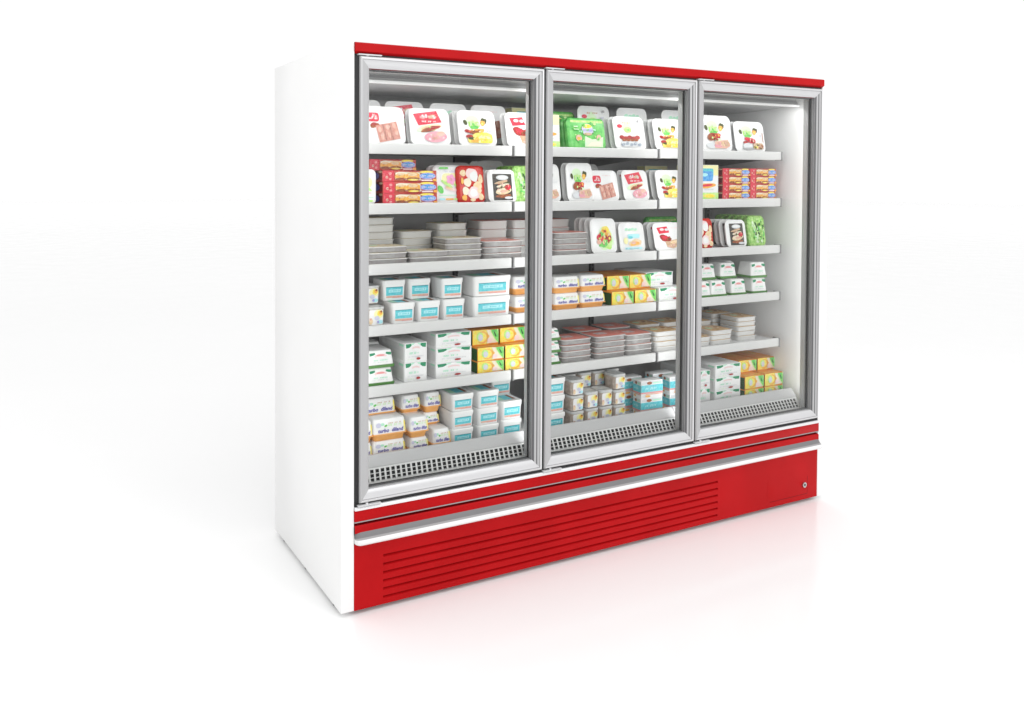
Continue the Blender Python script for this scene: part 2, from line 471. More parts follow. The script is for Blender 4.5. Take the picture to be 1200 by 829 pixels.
# ================================================================== the products
# every kind is a list of (part name, mesh); the first entry is None-named when the thing is one mesh
KINDS = {}
def kind(key, *parts): KINDS[key] = parts

# ---- shallow white packs with a printed lid, shown standing on edge
def design_A1(f):
    f.rrect('pk_red', -.44, .10, -.12, .36, .012); f.specks(['pk_palepink', 'pk_red_pale'], -.28, .25, .1, .06, 6, .03, 3); f.marks('paper_white', -.38, -.16, .19, .05, 7, 3)
    f.marks('pk_palepink', -.04, .26, .36, .035, 9, 4)
    f.ell('pk_brown', -.26, .0, .12, .075, 10, wob=.1); f.ell('pk_crimson', -.27, .03, .08, .04, 10)
    f.rect('pk_sausage', -.20, -.43, .36, .06, 11)
    for u in (-.015, .165): f.rect('pk_sausage_dark', u - .012, -.42, u + .012, .04, 11)
    for u, v in ((-.13, -.12), (.06, -.06), (.24, .0), (-.08, -.33), (.10, -.27), (.29, -.2)): f.ell('pk_salmon', u, v, .04, .08, 11)
    f.specks(['pk_sausage', 'pk_salmon'], .08, -.19, .22, .2, 14, .022, 7)
def design_A2(f):
    f.rect('pk_red', -.38, .08, .27, .43, 8, -.30); f.ell('pk_red_pale', -.18, .28, .08, .06, 8, wob=.15); f.ell('pk_tan', .08, .30, .11, .055, 8, wob=.15); f.specks(['pk_palepink', 'pk_palegrey'], -.03, .29, .2, .06, 9, .03, 4)
    f.marks('paper_white', -.22, .22, .155, .045, 10, 5)
    f.ell('pk_palegreen', -.20, -.06, .17, .10, 12, wob=.12); f.ell('pk_bread', .02, -.02, .30, .08, 10)
    f.ell('pk_brown', -.04, -.07, .22, .07, 16, wob=.08); f.ell('pk_crimson', .08, -.03, .20, .045, 12)
    f.ell('pk_ham', .12, -.29, .31, .16, 4); f.ell('pk_salmon', .26, -.2, .12, .07, 8); f.specks(['pk_palepink', 'pk_sausage', 'pk_salmon'], .1, -.3, .24, .1, 16, .035, 5); f.specks(['pk_brown', 'pk_bread', 'pk_lime', 'pk_crimson'], .0, -.06, .22, .06, 12, .032, 6)
def lime_badge(f):
    f.ell('pk_palegreen', -.12, .25, .19, .14); f.poly('pk_lime', [(-.24, .20), (.06, .20), (.09, .06), (-.02, -.03), (-.16, -.03), (-.24, .06)])
    f.ell('pk_green', -.08, .03, .12, .06); f.marks('pk_palegreen', -.2, .03, .25, .05, 6, 8)
    f.ell('pk_olive', -.33, .17, .05, .085, 28); f.ell('pk_olive', .20, .22, .085, .10, 20, wob=.12); f.ell('pk_orange', .165, .16, .07, .08, wob=.1); f.ell('pk_yellow', .15, .14, .03, .03); f.specks(['pk_palegreen', 'pk_lime', 'pk_green'], -.09, .1, .12, .09, 12, .03, 11)
def design_A3(f):
    lime_badge(f)
    f.ell('pk_crimson', -.30, -.09, .08, .05, -10); f.ell('pk_orange', -.02, -.08, .22, .065, 4, wob=.1); f.ell('pk_brown', -.10, -.13, .16, .05)
    f.rrect('pk_yellow', -.31, -.44, .40, -.21, .012); f.ell('pk_yellow', .12, -.22, .28, .10); f.ell('pk_crimson', -.26, -.25, .10, .055)
    f.ell('pk_olive', -.2, -.31, .10, .04); f.ell('pk_paleyellow', .18, -.27, .16, .05, -6); f.ell('pk_orange', -.12, -.39, .12, .035)
    f.specks(['pk_yellow', 'pk_paleyellow', 'pk_orange'], .08, -.32, .26, .09, 18, .035, 8); f.specks(['pk_brown', 'pk_red', 'pk_cream'], -.1, -.1, .2, .05, 10, .03, 9)
    f.marks('pk_lavender', .2, .4, .02, .05, 5, 9); f.marks('pk_violet', .24, .38, -.1, .04, 4, 10)
def design_A3b(f):
    lime_badge(f)
    f.ell('pk_red', -.02, -.12, .20, .09, -14, wob=.1); f.ell('pk_crimson', -.2, -.2, .09, .05); f.ell('pk_crimson', .04, -.16, .12, .045, -20)
    f.ell('pk_palegrey', -.14, -.32, .18, .10); f.ell('pk_grey', -.1, -.42, .26, .04)
    f.rrect('pk_tan', .06, -.44, .42, -.22, .012); f.ell('pk_olive', .22, -.27, .05, .05); f.ell('pk_yellow', .14, -.36, .08, .04); f.ell('pk_brown', .33, -.38, .08, .05)
    f.marks('pk_lavender', .2, .42, .04, .06, 5, 9); f.specks(['pk_tan', 'pk_brown', 'pk_olive', 'pk_bread'], .2, -.33, .2, .1, 16, .03, 15); f.specks(['pk_red', 'pk_salmon'], -.02, -.13, .16, .06, 8, .03, 16); f.rect('pk_brown', .39, -.2, .415, .14)
def design_A4(f):
    f.rect('pk_red', -.38, .13, .02, .38, 5, -.28); f.ell('pk_palepink', -.22, .28, .08, .05); f.ell('pk_palegrey', -.05, .27, .07, .05); f.marks('pk_palepink', .12, .38, .33, .035, 8, 3)
    f.poly('pk_tan', [(-.16, -.20), (.10, -.14), (.40, -.10), (.47, -.34), (.12, -.46), (-.10, -.40)])
    f.ell('pk_bread', .2, -.22, .18, .06, 8); f.ell('pk_salmon', .05, -.36, .14, .05, 8)
    f.ell('pk_crimson', -.14, -.06, .22, .12, -16, wob=.12); f.ell('pk_red', -.16, -.03, .12, .05, -14); f.ell('pk_olive', -.0, -.08, .06, .05); f.specks(['pk_crimson', 'pk_brown', 'pk_red'], -.14, -.06, .18, .09, 12, .03, 17); f.specks(['pk_tan', 'pk_bread', 'pk_salmon'], .16, -.3, .22, .1, 14, .035, 18)
def design_A5(f):
    f.ell('pk_palegreen', -.08, .20, .17, .14, wob=.15); f.ell('pk_lime', -.06, .10, .13, .10); f.ell('pk_green', -.04, .10, .04, .03)
    f.marks('pk_tan', -.24, .14, .33, .06, 6, 6); f.ell('pk_red', -.33, .22, .09, .06)
    for k in range(5): f.ell('pk_crimson', -.30 + k * .135, -.14 - .03 * (k % 2), .085, .065)
    for k in range(4): f.ell('pk_brown', -.24 + k * .14, -.225, .07, .045)
    f.rrect('pk_palegrey', -.36, -.44, .34, -.28, .01)
    for k in range(5): f.ell('pk_greyblue', -.30 + k * .14, -.38 + .03 * (k % 2), .07, .045, 12)
    f.ell('pk_grey', .30, .38, .035, .04); f.marks('pk_lavender', .2, .32, .18, .08, 3, 5)
def design_A6(f):
    lime_badge(f)
    f.ell('pk_crimson', -.10, -.10, .21, .11, wob=.08); f.ell('pk_brown', -.2, -.12, .12, .10); f.ell('pk_red', .0, -.07, .14, .07, 10); f.ell('pk_palegreen', .04, -.2, .11, .06)
    f.ell('pk_palegrey', -.16, -.36, .22, .09); f.poly('pk_salmon', [(-.10, -.24), (.36, -.18), (.44, -.36), (.30, -.44), (-.10, -.44)])
    f.ell('pk_tan', .26, -.3, .16, .08); f.ell('pk_ham', .02, -.36, .14, .06)
    f.specks(['pk_salmon', 'pk_tan', 'pk_ham', 'pk_bread'], .16, -.33, .24, .09, 18, .035, 12); f.specks(['pk_crimson', 'pk_brown', 'pk_lime', 'pk_orange'], -.08, -.11, .18, .09, 12, .035, 13)
    f.marks('pk_palegrey', .2, .42, .02, .06, 5, 9)
def design_A6b(f):
    f.ell('pk_palegreen', .06, -.08, .34, .36, wob=.08); f.ell('pk_lime', .12, -.2, .24, .2, wob=.15); f.ell('pk_yellow', .08, .1, .22, .2, wob=.1)
    f.ell('pk_orange', -.02, .04, .2, .16, 30, wob=.12); f.ell('pk_red', -.16, -.06, .14, .13, wob=.1); f.ell('pk_crimson', .18, -.06, .14, .12); f.ell('pk_green', -.02, -.24, .18, .1, 20, wob=.2)
    f.ell('pk_salmon', -.22, -.18, .1, .07); f.specks(['pk_yellow', 'pk_orange', 'pk_crimson', 'pk_green', 'pk_lime', 'pk_bread'], .04, -.06, .28, .28, 30, .045, 14)
def design_A7(f):
    for k in range(4): f.ell('mint', -.22 + k * .13, .30 - .02 * (k % 2), .07, .05, 20)
    f.rect('pk_palegreen', -.24, .25, .3, .262); f.rrect('pk_cyan_light', -.2, -.02, .32, .12, .008); f.ell('pk_cyan', -.08, .0, .10, .05)
    f.ell('pk_paleyellow', -.3, -.12, .09, .12); f.ell('pk_bread', .1, -.2, .28, .12, 6, wob=.08); f.ell('pk_orange', .08, -.23, .2, .07, 8, wob=.1); f.ell('pk_salmon', .02, -.2, .1, .05)
    f.rect('pk_cyan_light', -.36, -.43, .36, -.36); f.marks('pk_greyblue', -.34, .34, -.40, .04, 14, 12)
def pack(key, design, w=.185, h=.155):
    a, c = w / 2, h / 2
    mb = MB()
    mb.loft([(.0, 0, c, a - .003, c - .003, .026), (.001, 0, c, a, c, .028), (.0032, 0, c, a, c, .028), (.0045, 0, c, a - .003, c - .003, .026),
             (.006, 0, c, a - .011, c - .011, .022), (.022, 0, c, a - .017, c - .017, .020), (.026, 0, c, a - .022, c - .022, .016)], 'plastic_white', 'y', 5)
    mf = MB()
    mf.loft([(-.0012, 0, c, a - .008, c - .008, .024), (-.0003, 0, c, a - .0055, c - .0055, .025)], 'film_white', 'y', 5)
    f = Frame(mf, (0, -.0012, c), (1, 0, 0), (0, 0, 1), w * .92, h * .92)
    design(f)
    kind(key, ('tray', mb.mesh('tray')), ('printed_film', mf.mesh('printed_film')))
pack('A1', design_A1); pack('A2', design_A2); pack('A3', design_A3); pack('A3b', design_A3b); pack('A4', design_A4)
pack('A5', design_A5); pack('A6', design_A6); pack('A6b', design_A6b, .165, .160); pack('A7', design_A7)

# ---- pouches
def pouch(key, base, design, w, h, d=.028, name='pouch'):
    a, c = w / 2, h / 2; mb = MB()
    mb.loft([(0, 0, c, a - .012, c - .010, .02), (.002, 0, c, a - .006, c - .005, .022), (.008, 0, c, a, c, .024), (d - .008, 0, c, a, c, .024), (d, 0, c, a - .012, c - .010, .02)], base, 'y', 5)
    f = Frame(mb, (0, 0, c), (1, 0, 0), (0, 0, 1), w - .024, h - .02); design(f)
    kind(key, (None, mb.mesh(name)))
def d_green(f):
    f.rect('pk_lime', -.48, .40, .48, .48); f.poly('pk_palegreen', [(-.12, -.5), (.42, -.5), (.46, -.12), (.12, -.22), (-.08, -.1)])
    f.poly('pk_cream', [(-.06, -.48), (.36, -.48), (.4, -.3), (.1, -.32)])
    f.ell('pk_olive', .0, .12, .19, .20); f.ell('pk_palegrey', .0, .14, .17, .22); f.ell('pk_yellow', .0, .26, .13, .075); f.rect('pk_lavender', -.17, .03, .17, .19)
    f.marks('pk_violet', -.14, .15, .11, .1, 8, 3); f.ell('pk_tan', .0, -.03, .12, .05)
    f.ell('pk_salmon', -.28, -.18, .09, .12); f.ell('pk_orange', -.29, -.2, .05, .06); f.ell('pk_salmon', .31, -.14, .07, .1, 30)
    f.specks(['pk_green', 'pouch_green', 'pk_lime', 'mint'], .0, .0, .44, .42, 26, .04, 20)
    f.rect('pk_palegreen', -.42, .22, -.30, .26); f.rect('pk_palegreen', -.42, .12, -.28, .15)
pouch('green_pouch', 'pouch_green', d_green, .215, .142, .032, 'frozen_pouch')
def d_spot(f):
    for u, v, ru, rv, m in ((.02, .32, .26, .17, 'pk_palepink'), (.12, .24, .18, .16, 'film_white'), (-.36, .34, .13, .1, 'pk_bread'), (.40, .16, .10, .14, 'pk_bread'), (-.18, .06, .17, .13, 'pk_cream'),
                            (.26, -.04, .19, .13, 'pk_bread'), (-.28, -.2, .15, .13, 'pk_cream'), (.08, -.26, .28, .19, 'pk_palepink'), (.06, -.26, .17, .12, 'film_white'), (.32, -.2, .09, .08, 'pk_bread'),
                            (-.36, -.40, .11, .09, 'pk_orange'), (.38, -.38, .11, .10, 'pk_bread'), (-.42, .1, .06, .1, 'pk_orange'), (.0, -.47, .12, .05, 'pk_bread')):
        f.ell(m, u, v, ru, rv, wob=.06)
pouch('spot_pouch', 'pouch_red', d_spot, .135, .158, .03, 'meat_pouch')
def d_bean(f):
    f.poly('pk_palegreen', [(-.40, .34), (-.28, .38), (.10, -.38), (-.08, -.46)]); f.poly('pk_dkgreen', [(-.20, .34), (-.10, .30), (.26, -.28), (.16, -.40)])
    f.poly('pk_lime', [(-.06, .46), (.30, .46), (.44, .0), (.30, -.2)]); f.poly('pk_green', [(.22, .44), (.28, .46), (.46, -.1), (.42, -.2)])
    f.specks(['pk_dkgreen', 'pk_lime', 'pk_palegreen', 'pouch_bean', 'pk_green'], 0, 0, .46, .46, 60, .055, 30)
pouch('bean_pouch', 'pouch_bean', d_bean, .135, .160, .03, 'vegetable_pouch')
def d_flower(f):
    f.rrect('pk_paleyellow', -.30, -.02, .42, .32, .02); f.marks('pk_lavender', -.2, .3, .38, .05, 9, 3)
    for k in range(5): f.ell('pk_pink', .06 + .11 * math.cos(k * 1.257), .14 + .085 * math.sin(k * 1.257), .085, .065, k * 72)
    f.ell('pk_ham', .06, .14, .06, .05); f.ell('pk_lime', -.12, -.0, .26, .045, -30); f.ell('pk_lime', .28, -.06, .14, .04, -34); f.ell('pk_green', -.38, -.16, .1, .13, 30)
    f.ell('pk_palepink', .1, -.16, .3, .05, -8); f.ell('pk_bread', -.05, -.12, .16, .035, -20)
    f.rect('mint', -.46, -.34, .46, -.32); f.rect('pk_orange', -.2, -.47, .1, -.42); f.rect('pk_lime', .12, -.47, .44, -.42); f.rect('pk_cyan_light', -.46, -.47, -.24, -.42)
    f.rect('pk_green', -.40, .44, -.05, .5)
pouch('flower_pouch', 'paper_white', d_flower, .145, .160, .03, 'flower_pouch')
# ---- white tray with a black sandwich label
def d_black(f):
    f.rrect('pk_black', -.36, -.46, .38, .40, .004); f.ell('pk_palegrey', .02, .28, .24, .085); f.ell('film_white', .02, .29, .17, .05); f.ell('pk_tan', -.02, .13, .26, .05, 10, wob=.12)
    f.ell('pk_olive', .08, .08, .22, .035, 14); f.ell('pk_cream', .02, .02, .26, .05, 10); f.ell('pk_bread', .03, -.16, .31, .11, 8); f.ell('pk_cream', -.02, -.14, .22, .06, 8)
    f.ell('pk_red', .20, -.04, .12, .09, 10); f.ell('pk_salmon', .02, -.17, .16, .045, 10); f.ell('pk_brown', .0, -.32, .3, .05, 4, wob=.1); f.ell('pk_palegrey', .2, -.38, .16, .045); f.specks(['pk_bread', 'pk_olive', 'pk_salmon', 'pk_cream', 'pk_brown'], .02, -.06, .26, .2, 22, .035, 19)
pack('black_pack', d_black, .145, .142)

# ---- cartons
def box_mesh(name, w, h, d, mats, draw, bev=.0012):
    mb = MB(); mb.box(-w / 2, w / 2, 0, d, 0, h, mats, bev); draw(mb, w, h, d); return mb.mesh(name)
def d_carton(mb, w, h, d):
    f = front(mb, w, 0, h)
    f.rect('pk_paleyellow', -.49, .2, .49, .49); f.rrect('pk_cyan', -.34, .12, .28, .40, .01); f.rrect('pk_blue', -.32, .04, .26, .32, .01); f.ell('pk_cyan_light', -.1, .22, .14, .05)
    f.ell('pk_orange', .02, -.09, .36, .07, 3, wob=.08); f.ell('pk_red', .0, -.08, .26, .035, 4); f.marks('pk_palegrey', -.3, .3, -.2, .04, 9, 2); f.rect('pk_lime', -.49, -.49, .49, -.29); f.ell('pk_yellow', .1, -.38, .26, .06)
    l = left(mb, -w / 2, d, 0, h); l.rect('pk_lime', -.48, -.49, .48, -.29); l.rect('pk_paleyellow', -.48, .2, .48, .49)
kind('carton', (None, box_mesh('carton', .155, .170, .05, 'paper_white', d_carton)))
def d_redbox(mb, w, h, d):
    f = front(mb, w, 0, h)
    f.rect('pk_red', -.49, -.49, -.29, .49); f.ell('pk_red_pale', -.36, .22, .03, .13); f.ell('pk_salmon', -.42, -.1, .025, .13); f.ell('pk_red_pale', -.36, -.26, .025, .10); f.specks(['pk_crimson', 'pk_red_pale', 'pk_red'], -.39, 0, .09, .4, 10, .025, 40)
    f.poly('pk_cream', [(-.27, .30), (-.2, .38), (.18, .34), (.20, -.36), (-.27, -.30)])
    f.ell('pk_orange', -.17, -.02, .11, .28); f.ell('pk_brown', -.17, -.26, .10, .12); f.ell('pk_bread', -.18, .16, .07, .12)
    f.ell('pk_orange', .05, .0, .135, .36); f.ell('pk_brown', .05, -.24, .13, .14); f.ell('pk_bread', .04, .16, .09, .16); f.ell('pk_yellow', .05, -.33, .10, .08)
    f.ell('pk_yellow', .30, .36, .13, .12); f.ell('pk_violet', .32, .02, .155, .30); f.ell('pk_blue', .32, .04, .13, .2); f.marks('pk_lavender', .21, .43, .02, .2, 8, 3)
    f.rect('pk_palepink', .2, -.44, .41, -.30); f.rect('pk_orange', .42, -.46, .49, -.24); f.rect('pk_crimson', -.1, .44, .2, .49)
    f.specks(['pk_brown', 'pk_bread', 'pk_orange', 'pk_yellow', 'pk_crimson'], -.05, -.04, .2, .3, 22, .022, 41); f.specks(['pk_violet', 'pk_lavender', 'pk_navy'], .32, .0, .13, .2, 8, .02, 42)
    l = left(mb, -w / 2, d, 0, h); l.rect('box_maroon', -.49, -.49, .49, .49); l.ell('pk_navy', .05, 0, .28, .34); l.ell('pk_tan', .4, .36, .1, .1); l.rect('pk_crimson', -.49, -.49, .49, -.34)
    t = top(mb, w, d, h); t.rect('pk_red', -.49, -.49, .49, .49); t.ell('pk_violet', .28, 0, .16, .25); t.ell('pk_orange', -.05, 0, .2, .25)
kind('red_box', (None, box_mesh('burger_box', .247, .0445, .15, 'box_red', d_redbox)))
def d_cheese(mb, w, h, d):
    f = front(mb, w, 0, h)
    for s in (-1, 1):
        f.poly('bracket_green', [(s * .46, .46), (s * .22, .47), (s * .20, .36), (s * .30, .26), (s * .44, .24)])
        f.poly('mint', [(s * .22, .47), (s * .05, .49), (s * .1, .42), (s * .20, .38)])
    f.ell('pk_palepink', .0, .22, .17, .10); f.ell('paper_white', .0, .15, .16, .08); f.marks('pk_palepink', -.16, .16, .26, .08, 10, 2)
    f.marks('mint', -.3, .12, -.02, .12, 8, 5); f.marks('pk_palegrey', -.34, .34, -.2, .07, 16, 6); f.ell('pk_crimson', .10, -.32, .09, .065); f.marks('pk_palegreen', -.36, -.04, -.34, .06, 7, 9)
    l = left(mb, -w / 2, d, 0, h); l.rect('paper_side', -.45, -.4, .45, .4); l.marks('pk_palegrey', -.4, .4, .1, .1, 14, 6); l.rect('mint', .30, .3, .46, .42)
    f = top(mb, w, d, h); f.rect('paper_side', -.3, -.3, .3, .3)
kind('cheese_box', (None, box_mesh('cheese_box', .170, .0605, .20, 'paper_white', d_cheese, .0015)))
kind('cheese_box_small', (None, box_mesh('cheese_box', .102, .0775, .22, 'paper_white', d_cheese, .0015)))
def d_yellow(mb, w, h, d):
    f = front(mb, w, 0, h)
    f.rect('pk_yellow', -.49, -.44, .12, .48); f.ell('pk_orange', -.12, .0, .22, .40); f.ell('pk_yellow', -.16, .02, .2, .32); f.ell('pk_lime', -.22, .05, .13, .3); f.ell('pk_lavender', -.2, .0, .085, .22); f.ell('pk_palegrey', -.2, .04, .05, .12)
    f.poly('pk_cream', [(.02, .46), (.26, .46), (.44, -.40), (.04, -.40), (.12, .1)]); f.ell('pk_palepink', .16, -.2, .1, .15); f.ell('pk_orange', .1, .05, .04, .1)
    f.poly('pk_lime', [(.16, .46), (.49, .46), (.49, -.42), (.42, -.34), (.27, .04)]); f.poly('pk_green', [(.20, .46), (.44, .46), (.48, .1), (.46, -.36), (.38, -.16), (.27, .14)]); f.ell('pk_dkgreen', .36, .14, .025, .2, 24)
    l = left(mb, -w / 2, d, 0, h); l.rect('pk_dkgreen', -.49, -.49, .49, .40); l.ell('pk_olive', .1, 0, .2, .2)
    q = right(mb, w / 2, d, 0, h); q.rect('pk_green', -.49, -.49, .49, .40)
    t = top(mb, w, d, h); t.rect('box_orange', -.49, -.49, .49, .49); t.ell('pk_orange', .1, .1, .25, .2); t.rect('pk_orange', -.45, -.48, .45, -.38)
kind('yellow_box', (None, box_mesh('butter_box', .131, .066, .18, 'box_orange', d_yellow)))
def d_stripe(mb, w, h, d):
    for f in (front(mb, w, 0, h), left(mb, -w / 2, d, 0, h), right(mb, w / 2, d, 0, h)):
        f.rect('pk_palegrey', -.46, .30, .46, .46); f.ell('pk_brown', -.12, .36, .12, .09); f.rect('mint', .05, .32, .42, .40); f.rect('pk_cyan', -.5, -.14, .5, .26); f.marks('pk_cyan_light', -.3, .3, .06, .16, 8, 4)
        f.rect('pk_red_pale', -.5, -.22, .5, -.15); f.rect('pk_salmon', -.3, -.30, .5, -.24); f.ell('pk_orange', -.2, -.38, .12, .06)
kind('striped_box', (None, box_mesh('striped_box', .126, .0705, .05, 'paper_white', d_stripe)))

# ---- flat sealed trays (stacked)
def flat(key, film, w, d, h=.0235, body='tray_clear'):
    mb = MB(); a, c = w / 2, d / 2
    mb.loft([(.0, 0, c, a - .007, c - .007, .014), (.002, 0, c, a - .005, c - .005, .016), (h - .006, 0, c, a - .003, c - .003, .018), (h - .0045, 0, c, a, c, .020), (h - .002, 0, c, a, c, .020), (h - .001, 0, c, a - .003, c - .003, .018)],
            'tray_clear', 'z', 4, mats=[body, body, body, 'tray_rim', 'tray_rim'])
    mf = MB(); mf.loft([(h - .0012, 0, c, a - .004, c - .004, .017), (h - .0004, 0, c, a - .008, c - .008, .015)], film, 'z', 4)
    f = Frame(mf, (0, c, h - .0004), (1, 0, 0), (0, 1, 0), w * .86, d * .82)
    if film == 'film_red': f.rrect('pk_palepink', -.3, -.2, .1, .2, .01); f.marks('film_white', -.25, .05, 0, .12, 7, 3)
    else: f.ell('pk_bread', .1, .05, .25, .2, wob=.1); f.ell('pk_brown', .2, .1, .09, .09); f.ell('pk_palegreen', -.25, 0, .12, .2)
    kind(key, ('tray', mb.mesh('tray')), ('sealing_film', mf.mesh('sealing_film')))
flat('tray_cream', 'film_cream', .185, .118); flat('tray_red', 'film_red', .178, .118, .0255); flat('tray_mixed', 'film_mixed', .160, .118, .0235, 'tray_pale')
flat('tray_tall', 'film_cream', .165, .12, .0295, 'tray_pale'); flat('tray_red_tall', 'film_red', .165, .12, .0385, 'tray_pale')

# ---- white tubs with cyan labels
def tub(key, w, h, d, ht=None):
    mb = MB(); a, c = w / 2, d / 2; lt = h * .24
    mb.loft([(0, 0, c, a - .006, c - .006, .010), (.002, 0, c, a - .0045, c - .0045, .012), (h - lt, 0, c, a - .0025, c - .0025, .012)], 'plastic_white', 'z', 4)
    f = front(mb, w, .002, h - lt, .0045, .0025)
    f.rect('pk_cyan', -.36, -.20, .36, .36); f.rect('pk_teal', -.36, .31, .36, .36); f.rect('pk_cyan_light', -.25, .0, .27, .2, 0, .1); f.marks('pk_cyan', -.2, .22, .10, .10, 9, 4)
    f.rect('pk_salmon', -.36, -.34, .36, -.22); f.rect('pk_red_pale', -.1, -.36, .36, -.32)
    l = left(mb, -a + .0045, d, .002, h - lt); l.marks('pk_palegrey', -.3, .3, 0, .1, 10, 3)
    ml = MB(); ml.loft([(h - lt, 0, c, a - .0005, c - .0005, .013), (h - .004, 0, c, a, c, .013), (h - .001, 0, c, a - .002, c - .002, .011), (h - .0005, 0, c, a - .005, c - .005, .010), (h - .0022, 0, c, a - .008, c - .008, .009)], 'plastic_white', 'z', 4)
    t = top(ml, w * .86, d * .84, h - .0022, d * .08); t.rect('pk_cyan', -.2, -.3, .24, .3); t.rect('pk_brown', .24, -.3, .4, .3); t.rect('mint', -.45, -.3, -.2, .3)
    kind(key, ('tub_body', mb.mesh('tub_body')), ('lid', ml.mesh('lid')))
tub('tub', .106, .0835, .10); tub('tub_wide', .192, .0845, .13); tub('tub_deck', .106, .0695, .12)

# ---- orange-based butter tubs under a white cover
def butter(key, w, h, d, small=False):
    mb = MB(); a, c = w / 2, d / 2; hb = h * .34
    mb.loft([(0, 0, c, a - .010, c - .010, .010), (.002, 0, c, a - .0085, c - .0085, .012), (hb - .005, 0, c, a - .004, c - .004, .013), (hb - .004, 0, c, a + .003, c + .003, .014), (hb, 0, c, a + .003, c + .003, .014)], 'tub_orange', 'z', 4)
    mc = MB(); mc.loft([(hb, 0, c, a - .001, c - .001, .012), (h - .007, 0, c, a - .005, c - .005, .012), (h - .002, 0, c, a - .0075, c - .0075, .011), (h, 0, c, a - .012, c - .012, .008)], 'plastic_white', 'z', 4)
    f = front(mc, w, hb + .001, h - .009, .0012, .0058)
    f.poly('pk_paleyellow', [(.1, .40), (.44, .40), (.47, -.42), (.40, -.42), (.34, .1)]); f.poly('pk_yellow', [(.42, .36), (.455, .36), (.47, -.42), (.44, -.42)])
    f.ell('mint', -.22, .24, .06, .12); f.ell('pk_green', -.12, .10, .05, .09, 20); f.marks('pk_palegreen', -.06, .36, .14, .20, 9, 5); f.marks('pk_tan', -.04, .34, .30, .12, 8, 7); f.ell('pk_lavender', -.34, .2, .08, .2)
    if small: f.text('pk_navy', 'turbo dilan', -.32, -.42, .40, .30)
    else: f.text('pk_navy', 'turbo  diland', -.36, -.42, .40, .32)
    l = left(mc, -a + .0028, d * .8, hb + .002, h - .012, d * .1); l.marks('pk_lavender', -.3, .3, 0, .12, 8, 3)
    kind(key, ('base', mb.mesh('base')), ('cover', mc.mesh('cover')))
butter('butter_tub', .147, .0725, .11); butter('butter_tub_deck', .150, .086, .12); butter('butter_small', .086, .082, .12, True)

# ---- white tubs on a green base
def greentub(key, w, h, d):
    mb = MB(); a, c = w / 2, d / 2
    mb.loft([(0, 0, c, a - .002, c - .002, .006), (.002, 0, c, a + .002, c + .002, .008), (.011, 0, c, a + .003, c + .003, .008), (.0125, 0, c, a, c, .007)], 'tub_green', 'z', 3)
    mc = MB(); mc.loft([(.012, 0, c, a - .001, c - .001, .008), (h - .006, 0, c, a - .007, c - .007, .009), (h - .001, 0, c, a - .010, c - .010, .008), (h, 0, c, a - .014, c - .014, .006)], 'plastic_white', 'z', 4)
    f = front(mc, w - .012, .014, h - .007, .0012, .0068)
    for s in (-1, 1): f.poly('bracket_green', [(s * .46, .44), (s * .24, .48), (s * .22, .34), (s * .34, .24), (s * .45, .22)])
    f.ell('pk_palepink', 0, .18, .26, .18); f.ell('pk_red_pale', 0, .24, .18, .08); f.ell('plastic_white', 0, .04, .24, .12); f.marks('mint', -.3, .3, -.16, .12, 9, 3); f.marks('pk_palegrey', -.36, .3, -.32, .06, 9, 4)
    kind(key, ('base', mb.mesh('base')), ('cover', mc.mesh('cover')))
greentub('green_tub', .104, .0785, .085); greentub('green_tub_flat', .104, .0525, .085); greentub('green_tub_big', .116, .068, .13)

# ---- small printed cups with a clear lid
def cup(key, w, h, d):
    mb = MB(); a, c = w / 2, d / 2
    mb.loft([(0, 0, c, a - .007, c - .007, .012), (.0015, 0, c, a - .005, c - .005, .014), (h - .010, 0, c, a - .0025, c - .0025, .015)], 'cup_side', 'z', 5)
    f = front(mb, w, .002, h - .011, .005, .0025)
    f.rrect('film_white', -.38, -.48, .38, .48, .006); f.ell('pk_paleyellow', .14, .2, .26, .28); f.ell('pk_yellow', .20, .24, .15, .19); f.ell('pk_orange', .24, .28, .09, .12); f.ell('pk_brown', .27, .36, .06, .07)
    f.ell('pk_bread', -.28, -.26, .10, .18); f.ell('pk_salmon', -.30, -.1, .07, .08); f.ell('pk_lavender', .04, -.05, .14, .14); f.ell('pk_cyan_light', .2, -.3, .16, .12); f.ell('pk_violet', .1, -.30, .07, .08)
    ml = MB(); ml.loft([(h - .010, 0, c, a - .0005, c - .0005, .016), (h - .003, 0, c, a, c, .016), (h - .001, 0, c, a - .003, c - .003, .014), (h - .0025, 0, c, a - .008, c - .008, .012)], 'cup_grey', 'z', 5)
    kind(key, ('cup_body', mb.mesh('cup_body')), ('lid', ml.mesh('lid')))
cup('cup', .074, .0595, .074); cup('cup_tall', .080, .0745, .080)

